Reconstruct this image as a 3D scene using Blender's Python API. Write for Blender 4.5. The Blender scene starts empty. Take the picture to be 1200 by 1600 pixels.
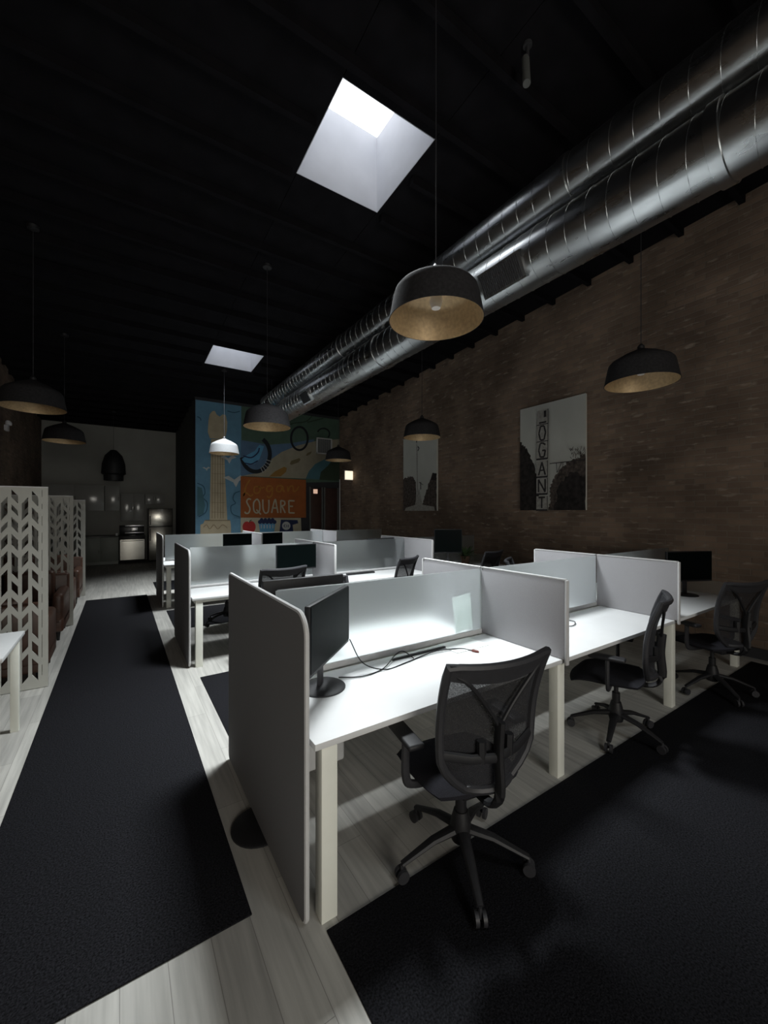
import bpy, bmesh, math, random
from mathutils import Vector, Matrix
random.seed(7)
R = math.radians
SC = bpy.context.scene
COL = SC.collection
# ------------------------------------------------------------------ camera
F = 624.0; HC = 1.68; YAW = math.atan(413.0/F)
SN, CS = math.sin(YAW), math.cos(YAW)
cd = bpy.data.cameras.new('camera'); cam = bpy.data.objects.new('camera', cd); COL.objects.link(cam)
cam.location = (0, 0, HC); cam.rotation_euler = (R(90), 0, -YAW)
cd.sensor_fit = 'HORIZONTAL'; cd.sensor_width = 36; cd.lens = 36*F/1200; cd.clip_start = .05
SC.camera = cam
# ------------------------------------------------------------------ world, exposure
SC.view_settings.view_transform = 'Standard'; SC.view_settings.look = 'None'
SC.view_settings.gamma = 1; SC.view_settings.exposure = 0.0
w = bpy.data.worlds.new('world'); SC.world = w; w.use_nodes = True
w.node_tree.nodes['Background'].inputs[0].default_value = (.6, .7, .8, 1)
w.node_tree.nodes['Background'].inputs[1].default_value = .3
# ------------------------------------------------------------------ room numbers
XL, XR, YF, YM, YK, XM = -2.05, 6.1, -4.2, 11.9, 16.4, 1.71
def zc(y): return 5.48 - .055*y
SKY = [(1.56, 2.56, 2.98, 4.02), (1.56, 2.56, 8.45, 9.5), (1.56, 2.56, -2.6, -1.55)]
SHAFT = .86
# daylight falling through the three roof lights
for k, (x0, x1, y0, y1) in enumerate(SKY):
    ld = bpy.data.lights.new('roof_daylight', 'AREA'); ld.shape = 'RECTANGLE'
    ld.size = x1-x0-.1; ld.size_y = y1-y0-.1; ld.spread = R([84, 84, 100][k])
    ld.energy = [145, 105, 22][k]; ld.color = (.93, .98, 1)
    lo = bpy.data.objects.new('roof_daylight', ld); COL.objects.link(lo)
    lo.location = ((x0+x1)/2, (y0+y1)/2, zc(y1)-.02)      # daylight leaving the mouth of the shaft
# weak daylight through the shaded front window behind the camera
ld = bpy.data.lights.new('front_window_daylight', 'AREA'); ld.shape = 'RECTANGLE'
ld.size = 2.9; ld.size_y = 1.9; ld.energy = 105; ld.color = (1, .96, .89)
lo = bpy.data.objects.new('front_window_daylight', ld); COL.objects.link(lo)
lo.location = (0.3, YF+.14, 1.9); lo.rotation_euler = (R(90), 0, 0)

# ------------------------------------------------------------------ materials
MAT = {}
def nt(name):
    m = bpy.data.materials.new(name); m.use_nodes = True; MAT[name] = m
    n = m.node_tree.nodes; return m, n, m.node_tree.links, n['Principled BSDF'], n['Material Output']
def pm(name, col, rough=.5, metal=0, noise=0, nscale=20, bump=0, bscale=200, spec=.5, coat=0, emit=None, es=0):
    m, n, l, b, o = nt(name)
    b.inputs['Base Color'].default_value = (*col, 1); b.inputs['Roughness'].default_value = rough
    b.inputs['Metallic'].default_value = metal; b.inputs['Specular IOR Level'].default_value = spec
    b.inputs['Coat Weight'].default_value = coat
    tc = n.new('ShaderNodeTexCoord')
    if noise:
        t = n.new('ShaderNodeTexNoise'); t.inputs['Scale'].default_value = nscale; t.inputs['Detail'].default_value = 4
        r = n.new('ShaderNodeMapRange'); r.inputs[1].default_value = .3; r.inputs[2].default_value = .7
        r.inputs[3].default_value = 1-noise; r.inputs[4].default_value = 1+noise
        mx = n.new('ShaderNodeMix'); mx.data_type = 'RGBA'; mx.blend_type = 'MULTIPLY'; mx.inputs[0].default_value = 1
        mx.inputs[6].default_value = (*col, 1)
        l.new(tc.outputs['Object'], t.inputs['Vector']); l.new(t.outputs['Fac'], r.inputs[0])
        l.new(r.outputs[0], mx.inputs[7]); l.new(mx.outputs[2], b.inputs['Base Color'])
    if bump:
        t2 = n.new('ShaderNodeTexNoise'); t2.inputs['Scale'].default_value = bscale; t2.inputs['Detail'].default_value = 3
        bp = n.new('ShaderNodeBump'); bp.inputs['Strength'].default_value = bump; bp.inputs['Distance'].default_value = .004
        l.new(tc.outputs['Object'], t2.inputs['Vector']); l.new(t2.outputs['Fac'], bp.inputs['Height'])
        l.new(bp.outputs[0], b.inputs['Normal'])
    if emit:
        b.inputs['Emission Color'].default_value = (*emit, 1); b.inputs['Emission Strength'].default_value = es
    return m
pm('white_laminate', (.74, .75, .75), .45, noise=.02, nscale=6)
pm('cream_metal', (.92, .93, .84), .4, noise=.02, nscale=12)
pm('grey_felt', (.25, .25, .26), .95, noise=.12, nscale=320, bump=.4, bscale=500, spec=.2)
pm('pale_felt', (.36, .355, .37), .95, noise=.1, nscale=320, bump=.3, bscale=500, spec=.2)
pm('pale_trim', (.62, .62, .62), .5, noise=.03, nscale=30)
pm('black_plastic', (.013, .013, .015), .55, noise=.2, nscale=60)
pm('grey_plastic', (.032, .032, .036), .5, noise=.1, nscale=60)
pm('seat_fabric', (.02, .02, .025), .95, noise=.25, nscale=250, bump=.3, spec=.2)
pm('screen_black', (.002, .004, .004), .35, noise=.1, nscale=3, spec=.04)
pm('carpet', (.0125, .0125, .0148), 1, noise=.75, nscale=130, bump=1, bscale=200, spec=.1)
pm('ceiling_black', (.008, .0075, .009), .95, noise=.25, nscale=5, bump=.3, bscale=30, spec=.1)
pm('shaft_paint', (.52, .53, .57), .8, noise=.03, nscale=5)
pm('grey_paint', (.10, .105, .10), .8, noise=.1, nscale=2)
pm('dark_paint', (.03, .03, .034), .8, noise=.1, nscale=2)
pm('kitchen_grey', (.34, .34, .31), .7, noise=.06, nscale=2)
pm('cabinet_gloss', (.34, .34, .32), .16, noise=.05, nscale=2)
pm('cabinet_dark', (.24, .26, .23), .45, noise=.05, nscale=3)
pm('counter_dark', (.02, .02, .02), .3, noise=.2, nscale=20)
pm('steel', (.62, .60, .54), .25, 1, noise=.1, nscale=9)
pm('bright_steel', (.8, .8, .8), .3, 1, noise=.05, nscale=9)
pm('shade_outside', (.03, .029, .031), .85, noise=.2, nscale=50, bump=.2, spec=.15)
pm('shade_inside', (.50, .36, .20), .5, metal=.35, noise=.15, nscale=40, bump=.2)
pm('shade_skylit', (.15, .155, .16), .8, noise=.06, nscale=40)  # dark lampshade again, its colour lightened to carry the skylight falling on it
pm('bulb_glass', (.8, .76, .7), .3, noise=.03, nscale=20)
pm('leather', (.085, .042, .028), .42, noise=.3, nscale=9, bump=.3, bscale=90)
pm('screen_white', (.50, .50, .455), .6, noise=.03, nscale=10)
pm('door_brown', (.05, .022, .016), .6, noise=.2, nscale=6)
pm('leaf', (.05, .09, .03), .6, noise=.3, nscale=30)
pm('terracotta', (.2, .12, .08), .8, noise=.2, nscale=30)
pm('canvas_edge', (.66, .66, .60), .9, noise=.04, nscale=40)
pm('canvas_sky', (.50, .51, .47), .9, noise=.06, nscale=2, bump=.2, bscale=400)
pm('print_dark', (.022, .018, .017), .9, noise=.7, nscale=14)
pm('print_mid', (.075, .06, .052), .9, noise=.6, nscale=18)
pm('print_pale', (.36, .35, .32), .9, noise=.2, nscale=20)
pm('print_ink', (.035, .033, .035), .9, noise=.3, nscale=20)
pm('cable_black', (.012, .012, .014), .5, noise=.1, nscale=50)
pm('plug_red', (.16, .05, .04), .4, noise=.1, nscale=50)
pm('paper_white', (.82, .86, .84), .8, noise=.02, nscale=20)
pm('lit_white', (.8, .78, .7), .5, noise=.02, nscale=5, emit=(1, .88, .66), es=1.1)
pm('lit_pink', (.8, .6, .5), .5, noise=.02, nscale=5, emit=(1, .62, .45), es=.55)
pm('sky_pane', (.9, .9, .9), .5, noise=.01, nscale=5, emit=(.95, .98, 1), es=2.2)
pm('window_pane', (.7, .7, .65), .5, noise=.02, nscale=5, emit=(1, .95, .82), es=1.2)
for nm, c in dict(blue=(.115, .25, .36), green=(.07, .12, .085), mid_blue=(.085, .15, .24), road=(.29, .26, .19), teal=(.06, .15, .18),
                  bush=(.03, .05, .028), ochre=(.27, .145, .03), olive=(.15, .12, .06), orange=(.30, .085, .016),
                  cream=(.42, .38, .28), red=(.36, .022, .02), navy=(.012, .022, .075), sky=(.10, .30, .48),
                  white=(.46, .47, .46), black=(.008, .01, .014), outline=(.03, .10, .15), stone=(.44, .37, .25),
                  stoneline=(.22, .17, .10), logan=(.36, .15, .02)).items():
    pm('paint_'+nm, c, .8, noise=.09, nscale=5, bump=.25, bscale=60)

def brick(name, c1, c2, mor):
    m, n, l, b, o = nt(name)
    g = n.new('ShaderNodeNewGeometry'); s = n.new('ShaderNodeSeparateXYZ'); c = n.new('ShaderNodeCombineXYZ')
    ad = n.new('ShaderNodeMath'); ad.operation = 'ADD'
    l.new(g.outputs['Position'], s.inputs[0]); l.new(s.outputs[0], ad.inputs[0]); l.new(s.outputs[1], ad.inputs[1])
    l.new(ad.outputs[0], c.inputs[0]); l.new(s.outputs[2], c.inputs[1])
    t = n.new('ShaderNodeTexBrick'); t.inputs['Scale'].default_value = 1; t.inputs['Brick Width'].default_value = .215
    t.inputs['Row Height'].default_value = .072; t.inputs['Mortar Size'].default_value = .008; t.inputs['Mortar Smooth'].default_value = .4
    t.inputs['Color1'].default_value = (*c1, 1); t.inputs['Color2'].default_value = (*c2, 1); t.inputs['Mortar'].default_value = (*mor, 1)
    nz = n.new('ShaderNodeTexNoise'); nz.inputs['Scale'].default_value = 3; nz.inputs['Detail'].default_value = 8
    dis = n.new('ShaderNodeMix'); dis.data_type = 'VECTOR'; dis.inputs[0].default_value = .012
    l.new(c.outputs[0], nz.inputs['Vector']); l.new(c.outputs[0], dis.inputs[4]); l.new(nz.outputs['Color'], dis.inputs[5])
    l.new(dis.outputs[1], t.inputs['Vector'])
    # patchy wear and pale scraped bricks
    n2 = n.new('ShaderNodeTexNoise'); n2.inputs['Scale'].default_value = 1.1; n2.inputs['Detail'].default_value = 5
    l.new(g.outputs['Position'], n2.inputs['Vector'])
    r = n.new('ShaderNodeMapRange'); r.inputs[1].default_value = .35; r.inputs[2].default_value = .65; r.inputs[3].default_value = .65; r.inputs[4].default_value = 1.3
    l.new(n2.outputs['Fac'], r.inputs[0])
    mx = n.new('ShaderNodeMix'); mx.data_type = 'RGBA'; mx.blend_type = 'MULTIPLY'; mx.inputs[0].default_value = 1
    l.new(t.outputs['Color'], mx.inputs[6]); l.new(r.outputs[0], mx.inputs[7])
    v = n.new('ShaderNodeTexNoise'); v.inputs['Scale'].default_value = 6; v.inputs['Detail'].default_value = 3
    mp = n.new('ShaderNodeMapping'); mp.inputs['Scale'].default_value = (.8, 2.6, 1)
    l.new(c.outputs[0], mp.inputs[0]); l.new(mp.outputs[0], v.inputs['Vector'])
    rr = n.new('ShaderNodeMapRange'); rr.inputs[1].default_value = .60; rr.inputs[2].default_value = .70; rr.inputs[4].default_value = .45
    l.new(v.outputs['Fac'], rr.inputs[0])
    m2 = n.new('ShaderNodeMix'); m2.data_type = 'RGBA'; m2.inputs[7].default_value = (c1[0]*2, c1[1]*2.4, c1[2]*2.7, 1)
    l.new(rr.outputs[0], m2.inputs[0]); l.new(mx.outputs[2], m2.inputs[6]); l.new(m2.outputs[2], b.inputs['Base Color'])
    bp = n.new('ShaderNodeBump'); bp.inputs['Strength'].default_value = .5; bp.inputs['Distance'].default_value = .008
    sm = n.new('ShaderNodeMath'); sm.operation = 'SUBTRACT'; l.new(nz.outputs['Fac'], sm.inputs[0]); l.new(t.outputs['Fac'], sm.inputs[1])
    l.new(sm.outputs[0], bp.inputs['Height']); l.new(bp.outputs[0], b.inputs['Normal']); b.inputs['Roughness'].default_value = .9
    b.inputs['Specular IOR Level'].default_value = .2
brick('brick', (.215, .153, .112), (.15, .108, .082), (.19, .152, .12))

def floor_mat():
    m, n, l, b, o = nt('floor_planks')
    g = n.new('ShaderNodeNewGeometry'); s = n.new('ShaderNodeSeparateXYZ'); c = n.new('ShaderNodeCombineXYZ')
    l.new(g.outputs['Position'], s.inputs[0]); l.new(s.outputs[1], c.inputs[0]); l.new(s.outputs[0], c.inputs[1])
    t = n.new('ShaderNodeTexBrick'); t.inputs['Scale'].default_value = 1; t.inputs['Brick Width'].default_value = 1.2
    t.inputs['Row Height'].default_value = .15; t.inputs['Mortar Size'].default_value = .0015
    t.inputs['Color1'].default_value = (.50, .49, .455, 1); t.inputs['Color2'].default_value = (.40, .39, .365, 1); t.inputs['Mortar'].default_value = (.28, .27, .25, 1)
    l.new(c.outputs[0], t.inputs['Vector'])
    mp = n.new('ShaderNodeMapping'); mp.inputs['Scale'].default_value = (.9, 15, 1); l.new(c.outputs[0], mp.inputs[0])
    nz = n.new('ShaderNodeTexNoise'); nz.inputs['Scale'].default_value = 2; nz.inputs['Detail'].default_value = 6; l.new(mp.outputs[0], nz.inputs['Vector'])
    r = n.new('ShaderNodeMapRange'); r.inputs[1].default_value = .3; r.inputs[2].default_value = .7; r.inputs[3].default_value = .80; r.inputs[4].default_value = 1.14
    l.new(nz.outputs['Fac'], r.inputs[0])
    mx = n.new('ShaderNodeMix'); mx.data_type = 'RGBA'; mx.blend_type = 'MULTIPLY'; mx.inputs[0].default_value = 1
    l.new(t.outputs['Color'], mx.inputs[6]); l.new(r.outputs[0], mx.inputs[7]); l.new(mx.outputs[2], b.inputs['Base Color'])
    b.inputs['Roughness'].default_value = .6; b.inputs['Specular IOR Level'].default_value = .35
floor_mat()

def duct_mat():
    m, n, l, b, o = nt('galvanised')
    tc = n.new('ShaderNodeTexCoord'); mp = n.new('ShaderNodeMapping'); mp.inputs['Scale'].default_value = (6, 1.2, 6)
    nz = n.new('ShaderNodeTexNoise'); nz.inputs['Scale'].default_value = 3; nz.inputs['Detail'].default_value = 7
    l.new(tc.outputs['Object'], mp.inputs[0]); l.new(mp.outputs[0], nz.inputs['Vector'])
    r = n.new('ShaderNodeMapRange'); r.inputs[1].default_value = .3; r.inputs[2].default_value = .7; r.inputs[3].default_value = .26; r.inputs[4].default_value = .33
    l.new(nz.outputs['Fac'], r.inputs[0]); l.new(r.outputs[0], b.inputs['Roughness'])
    b.inputs['Base Color'].default_value = (.52, .54, .55, 1); b.inputs['Metallic'].default_value = 1
    bp = n.new('ShaderNodeBump'); bp.inputs['Strength'].default_value = .015; bp.inputs['Distance'].default_value = .01
    l.new(nz.outputs['Fac'], bp.inputs['Height']); l.new(bp.outputs[0], b.inputs['Normal'])
duct_mat()

def frost_mat():
    m, n, l, b, o = nt('frosted_glass')
    b.inputs['Base Color'].default_value = (.90, .94, .94, 1); b.inputs['Roughness'].default_value = .36
    b.inputs['Transmission Weight'].default_value = .97; b.inputs['IOR'].default_value = 1.2
    t = n.new('ShaderNodeBsdfTranslucent'); t.inputs[0].default_value = (.56, .59, .59, 1)
    mx = n.new('ShaderNodeMixShader'); mx.inputs[0].default_value = .16
    tc = n.new('ShaderNodeTexCoord'); nz = n.new('ShaderNodeTexNoise'); nz.inputs['Scale'].default_value = 260
    bp = n.new('ShaderNodeBump'); bp.inputs['Strength'].default_value = .15; bp.inputs['Distance'].default_value = .001
    l.new(tc.outputs['Object'], nz.inputs['Vector']); l.new(nz.outputs['Fac'], bp.inputs['Height']); l.new(bp.outputs[0], b.inputs['Normal'])
    l.new(b.outputs[0], mx.inputs[1]); l.new(t.outputs[0], mx.inputs[2]); l.new(mx.outputs[0], o.inputs[0])
frost_mat()
def mesh_mat():
    m, n, l, b, o = nt('chair_mesh')
    b.inputs['Base Color'].default_value = (.014, .014, .017, 1); b.inputs['Roughness'].default_value = .8
    t = n.new('ShaderNodeBsdfTransparent'); mx = n.new('ShaderNodeMixShader')
    tc = n.new('ShaderNodeTexCoord'); wv = n.new('ShaderNodeTexNoise'); wv.inputs['Scale'].default_value = 300
    r = n.new('ShaderNodeMapRange'); r.inputs[1].default_value = .35; r.inputs[2].default_value = .65; r.inputs[3].default_value = .8; r.inputs[4].default_value = .97
    l.new(tc.outputs['Object'], wv.inputs['Vector']); l.new(wv.outputs['Fac'], r.inputs[0]); l.new(r.outputs[0], mx.inputs[0])
    l.new(t.outputs[0], mx.inputs[1]); l.new(b.outputs[0], mx.inputs[2]); l.new(mx.outputs[0], o.inputs[0])
mesh_mat()

def paper_mat():
    m, n, l, b, o = nt('thin_paper'); b.inputs['Base Color'].default_value = (.85, .88, .87, 1); b.inputs['Roughness'].default_value = .8
    t = n.new('ShaderNodeBsdfTranslucent'); t.inputs[0].default_value = (.9, .95, .93, 1); mx = n.new('ShaderNodeMixShader'); mx.inputs[0].default_value = .65
    l.new(b.outputs[0], mx.inputs[1]); l.new(t.outputs[0], mx.inputs[2]); l.new(mx.outputs[0], o.inputs[0])
paper_mat()
# ------------------------------------------------------------------ mesh helpers
def nb(): return bmesh.new()
def box(bm, x0, x1, y0, y1, z0, z1, bev=0, mi=0, seg=2):
    vs = [bm.verts.new((x, y, z)) for x in (x0, x1) for y in (y0, y1) for z in (z0, z1)]
    fs = [bm.faces.new([vs[i] for i in q]) for q in ((0,1,3,2),(4,6,7,5),(0,4,5,1),(2,3,7,6),(0,2,6,4),(1,5,7,3))]
    for f in fs: f.material_index = mi
    if bev:
        es = list({e for f in fs for e in f.edges})
        r = bmesh.ops.bevel(bm, geom=es, offset=bev, segments=seg, affect='EDGES', profile=.5)
        for f in r['faces']: f.material_index = mi
    return fs
def prism(bm, pts, vec, mi=0):
    """extrude a planar polygon (3D pts) along vec"""
    vec = Vector(vec); a = [bm.verts.new(p) for p in pts]; b = [bm.verts.new(Vector(p)+vec) for p in pts]
    n = len(pts); fs = [bm.faces.new(a), bm.faces.new(b[::-1])]
    for i in range(n): fs.append(bm.faces.new([a[i], b[i], b[(i+1) % n], a[(i+1) % n]]))
    for f in fs: f.material_index = mi
def catmull(P, k=6):
    P = [Vector(p) for p in P]; Q = [P[0]*2-P[1]]+P+[P[-1]*2-P[-2]]; out = []
    for i in range(1, len(Q)-2):
        a, b, c, d = Q[i-1:i+3]
        for j in range(k):
            t = j/k; out.append(.5*((2*b)+(c-a)*t+(2*a-5*b+4*c-d)*t*t+(3*b-a-3*c+d)*t**3))
    out.append(P[-1]); return out
def tube(bm, pts, r, seg=10, mi=0, closed=False, sx=1, sy=1, up=(0,0,1)):
    """sweep an ellipse; r may be a list"""
    P = [Vector(p) for p in pts]; n = len(P); rings = []; up = Vector(up)
    for i, p in enumerate(P):
        t = (P[(i+1) % n]-P[i-1]) if closed else (P[min(i+1, n-1)]-P[max(i-1, 0)])
        t.normalize(); u = up if abs(t.dot(up)) < .96 else Vector((1, 0, 0))
        a = t.cross(u).normalized(); b = a.cross(t).normalized(); rr = r[i] if isinstance(r, (list, tuple)) else r
        rings.append([bm.verts.new(p+a*math.cos(2*math.pi*k/seg)*rr*sx+b*math.sin(2*math.pi*k/seg)*rr*sy) for k in range(seg)])
    m = n if closed else n-1
    for i in range(m):
        A, B = rings[i], rings[(i+1) % n]
        for k in range(seg):
            f = bm.faces.new([A[k], A[(k+1) % seg], B[(k+1) % seg], B[k]]); f.material_index = mi
    if not closed:
        for q in (rings[0][::-1], rings[-1]): f = bm.faces.new(q); f.material_index = mi
def lathe(bm, prof, c=(0, 0, 0), seg=32, mi=0, mat=None):
    """prof: (r,z) list; closed solid if ends at r=0"""
    c = Vector(c); rings = []
    for r, z in prof:
        if r < 1e-6: rings.append([bm.verts.new(c+Vector((0, 0, z)))])
        else: rings.append([bm.verts.new(c+Vector((r*math.cos(2*math.pi*k/seg), r*math.sin(2*math.pi*k/seg), z))) for k in range(seg)])
    for A, B in zip(rings, rings[1:]):
        for k in range(seg):
            k2 = (k+1) % seg
            if len(A) == 1 and len(B) == 1: continue
            q = [A[0], B[k2], B[k]] if len(A) == 1 else [A[k], A[k2], B[0]] if len(B) == 1 else [A[k], A[k2], B[k2], B[k]]
            f = bm.faces.new(q); f.material_index = mi
def cyl(bm, p0, p1, r, seg=16, mi=0): tube(bm, [p0, p1], r, seg, mi)
def obj(name, bm, mats, parent=None, loc=None, **kw):
    bmesh.ops.recalc_face_normals(bm, faces=bm.faces) if not kw.pop('keep', 0) else None
    me = bpy.data.meshes.new(name); bm.to_mesh(me); bm.free()
    for m in ([mats] if isinstance(mats, str) else mats): me.materials.append(MAT[m])
    for p in me.polygons: p.use_smooth = True
    me.set_sharp_from_angle(angle=R(32))
    o = bpy.data.objects.new(name, me); COL.objects.link(o)
    if parent: o.parent = parent
    if loc: o.location = loc
    for k, v in kw.items(): o[k] = v
    return o
def tag(o, label, cat, group=None):
    o['label'] = label; o['category'] = cat
    if group: o['group'] = group
    return o
def thing(name, loc=(0, 0, 0), rz=0):
    o = bpy.data.objects.new(name, None); COL.objects.link(o); o.location = loc; o.rotation_euler = (0, 0, rz); o.empty_display_size = .1
    return o
def st(name, bm, m, **k): return obj(name, bm, m, kind='structure', **k)
def dup(o, parent=None):
    c = o.copy(); COL.objects.link(c)
    if parent: c.parent = parent
    for ch in o.children: dup(ch, c)
    return c
protos = {}
def inst(key, make, label, cat, group, loc, rz=0):
    """first call uses the prototype itself, later calls copy it"""
    if key not in protos: protos[key] = o = make()
    else: o = dup(protos[key])
    o.location = loc; o.rotation_euler = (0, 0, rz); tag(o, label, cat, group)
    return o
# world point on a plane seen along a photo direction (used for flat painted designs)
def ray(x): t = (x-600)/F; return SN+t*CS, CS-t*SN
def atY(x, y, Y):
    a, b = ray(x); s = Y/b; return (a*s, HC+(800-y)/F*s)          # (X, Z)
def atX(x, y, X):
    a, b = ray(x); s = X/a; return (b*s, HC+(800-y)/F*s)          # (Y, Z)

# ================================================================== ROOM
b = nb(); box(b, XL-.2, XR+.2, YF-.2, YK+.2, -.1, 0); st('floor', b, 'floor_planks')
b = nb(); box(b, XR, XR+.2, YF, YM+.2, 0, 5.9); st('wall_right', b, 'brick')
b = nb(); box(b, XL-.2, XL, YF, YK, 0, 5.9); st('wall_left', b, 'brick')
# front wall with a window opening
b = nb(); wx0, wx1, wz0, wz1 = -1.2, 1.8, .9, 2.9
box(b, XL-.2, wx0, YF-.2, YF, 0, 5.9); box(b, wx1, XR+.2, YF-.2, YF, 0, 5.9)
box(b, wx0, wx1, YF-.2, YF, 0, wz0); box(b, wx0, wx1, YF-.2, YF, wz1, 5.9); st('wall_front', b, 'dark_paint')
wp = thing('window_1', ((wx0+wx1)/2, YF-.1, wz0)); wp['kind'] = 'structure'
b = nb(); box(b, -1.5, 1.5, -.02, .02, 0, 2.0); obj('pane', b, 'window_pane', wp)
b = nb()
for x in (-1.5, -.53, .47, 1.44): box(b, x, x+.06, .02, .09, 0, 2.0)
for z in (0, 1.3, 1.94): box(b, -1.5, 1.5, .02, .09, z, z+.06)
obj('window_frame', b, 'dark_paint', wp)
# wall with the mural, the side wall of that block, the kitchen wall
b = nb(); box(b, XM, XR, YM, YM+.2, 0, 5.4); st('wall_mural', b, 'dark_paint')
b = nb(); box(b, XM, XM+.2, YM+.2, YK, 0, 5.2); st('wall_passage', b, 'grey_paint')
b = nb(); box(b, XL, XM+.2, YK, YK+.2, 0, 5.2); st('wall_kitchen', b, 'kitchen_grey')
# sloping roof with openings and joists
b = nb()
xs = [XL-.2, 1.56, 2.56, XR+.2]; ys = sorted({YF-.2, YK+.2} | {v for s in SKY for v in s[2:]})
for i in range(3):
    for j in range(len(ys)-1):
        x0, x1, y0, y1 = xs[i], xs[i+1], ys[j], ys[j+1]
        if i == 1 and any(abs(y0-s[2]) < .01 for s in SKY): continue
        g_ = .006
        xa = x0+(g_ if i == 2 else 0); xb = x1-(g_ if i == 0 else 0)
        ya = y0+(g_ if i == 1 and any(abs(y0-s[3]) < .01 for s in SKY) else 0); yb = y1-(g_ if i == 1 and any(abs(y1-s[2]) < .01 for s in SKY) else 0)
        prism(b, [(xa, ya, zc(ya)), (xa, yb, zc(yb)), (xa, yb, zc(yb)+.12), (xa, ya, zc(ya)+.12)], (xb-xa, 0, 0))
y = YF+.3
while y < YK-.2:
    segs = [(XL, XR)]
    for s in SKY:
        if s[2]-.08 < y < s[3]+.08: segs = [(XL, s[0]-.06), (s[1]+.06, XR)]
    for a, c in segs: box(b, a, c, y-.03, y+.03, zc(y)-.09, zc(y)+.02)
    y += .61
st('ceiling', b, 'ceiling_black')
for k, (x0, x1, y0, y1) in enumerate(SKY):
    zt = zc((y0+y1)/2)+SHAFT; e = .006
    t = thing('window_%d' % (k+2), ((x0+x1)/2, (y0+y1)/2, zt)); t['kind'] = 'structure'
    cx, cy = (x0+x1)/2, (y0+y1)/2
    b = nb()
    for (a, c, d, f) in ((x0-e, x0, y0-e, y1+e), (x1, x1+e, y0-e, y1+e), (x0, x1, y0-e, y0), (x0, x1, y1, y1+e)):
        prism(b, [(a-cx, d-cy, zc(d)-zt-.002), (a-cx, f-cy, zc(f)-zt-.002), (a-cx, f-cy, .0), (a-cx, d-cy, .0)], (c-a, 0, 0))
    obj('light_shaft', b, 'shaft_paint', t)
    b = nb(); box(b, x0-cx-e, x1-cx+e, y0-cy-e, y1-cy+e, .005, .03); obj('pane', b, 'sky_pane', t)
# baseboard on the brick side
b = nb(); box(b, XR-.02, XR, YF, YM, 0, .12); st('baseboard_right', b, 'dark_paint')
# ---- carpets
def carpet(x0, x1, y0, y1, label):
    b = nb(); box(b, x0, x1, y0, y1, 0, .008, .003); tag(obj('carpet', b, 'carpet'), label, 'carpet', None)
carpet(-.53, .46, 1.69, 9.4, 'long black carpet runner along the aisle beside the white lattice screens')
carpet(.69, 5.9, -3.2, 1.46, 'large black carpet in the right foreground under the nearest mesh chair')
carpet(.68, 5.9, 3.13, 4.40, 'black carpet strip between the nearest and the middle desk rows')
carpet(.66, 5.9, 6.38, 7.68, 'black carpet strip between the middle and the farthest desk rows')
carpet(.66, 4.6, 9.72, 11.0, 'black carpet strip behind the farthest desk row, before the mural')

# ================================================================== MURAL
D = 4.0
def M2(cx, cy): return 280+cx/D, 600+cy/D            # design grid -> photo direction
mural_bm = nb(); mur_m = ['paint_'+k for k in ('blue','green','mid_blue','road','teal','bush','ochre','olive','orange','cream','red','navy','sky','white','black','outline','stone','stoneline','logan')]
MI = {k[6:]: i for i, k in enumerate(mur_m)}
lay = [0]
def mp_(pts, col):
    """one painted area: thin raised film on the wall"""
    lay[0] += 1; Y = YM-.004-.0006*lay[0]
    P = []
    for cx, cy in pts:
        x, y = M2(cx, cy); X, Z = atY(x, y, YM); P.append((X, Y, max(.02, Z)))
    vs = [mural_bm.verts.new(p) for p in P]
    try: f = mural_bm.faces.new(vs)
    except ValueError: return
    f.normal_update()
    if f.normal.y > 0: f.normal_flip()
    f.material_index = MI[col]
def mell(cx, cy, rx, ry, col, n=36, a0=0, a1=360, w=None):
    if w is None: mp_([(cx+rx*math.cos(R(a)), cy+ry*math.sin(R(a))) for a in [a0+(a1-a0)*i/n for i in range(n)]], col)
    else:
        A = [a0+(a1-a0)*i/n for i in range(n+1)]
        strip([(cx+rx*math.cos(R(a)), cy+ry*math.sin(R(a))) for a in A], w, col)
def strip(pts, w, col):
    lay[0] += 1; Y = YM-.004-.0006*lay[0]; P = [Vector((p[0], p[1])) for p in pts]; L = []
    for i, p in enumerate(P):
        t = P[min(i+1, len(P)-1)]-P[max(i-1, 0)]; t = t.normalized() if t.length > 0 else Vector((1, 0)); nn = Vector((-t.y, t.x))*w/2
        for q in (p+nn, p-nn):
            x, y = M2(q.x, q.y); X, Z = atY(x, y, YM); L.append(mural_bm.verts.new((X, Y, Z)))
    for i in range(len(P)-1):
        f = mural_bm.faces.new([L[2*i], L[2*i+1], L[2*i+3], L[2*i+2]]); f.normal_update()
        if f.normal.y > 0: f.normal_flip()
        f.material_index = MI[col]
def cs(pts, w, col, k=6):
    q = catmull([(p[0], p[1], 0) for p in pts], k); strip([(p.x, p.y) for p in q], w, col)
ztop = 4.74
X0m, Zt = XM, ztop
def corner(X, Z):
    d = SN*X+CS*YM; x = 600+F*(CS*X-SN*YM)/d; y = 800-F*(Z-HC)/d; return ((x-280)*D, (y-600)*D)
mp_([corner(XM+.01, 0), corner(2.93, 0), corner(2.93, ztop), corner(XM+.01, ztop)], 'blue')
mp_([corner(2.93, 2.5), corner(XR-.01, 2.68), corner(XR-.01, ztop), corner(2.93, ztop)], 'green')
mp_([(385, 350), (560, 380), (700, 370), (840, 345), (860, 400), (600, 470), (500, 560), (385, 575)], 'mid_blue')
mp_([(385, 575), (470, 560), (560, 480), (640, 425), (740, 385), (860, 355), (1000, 345), (1000, 430), (900, 480), (830, 530), (795, 592)], 'road')
mp_([(790, 592), (810, 545), (850, 500), (920, 465), (1000, 440), (1000, 606)], 'teal')
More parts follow.
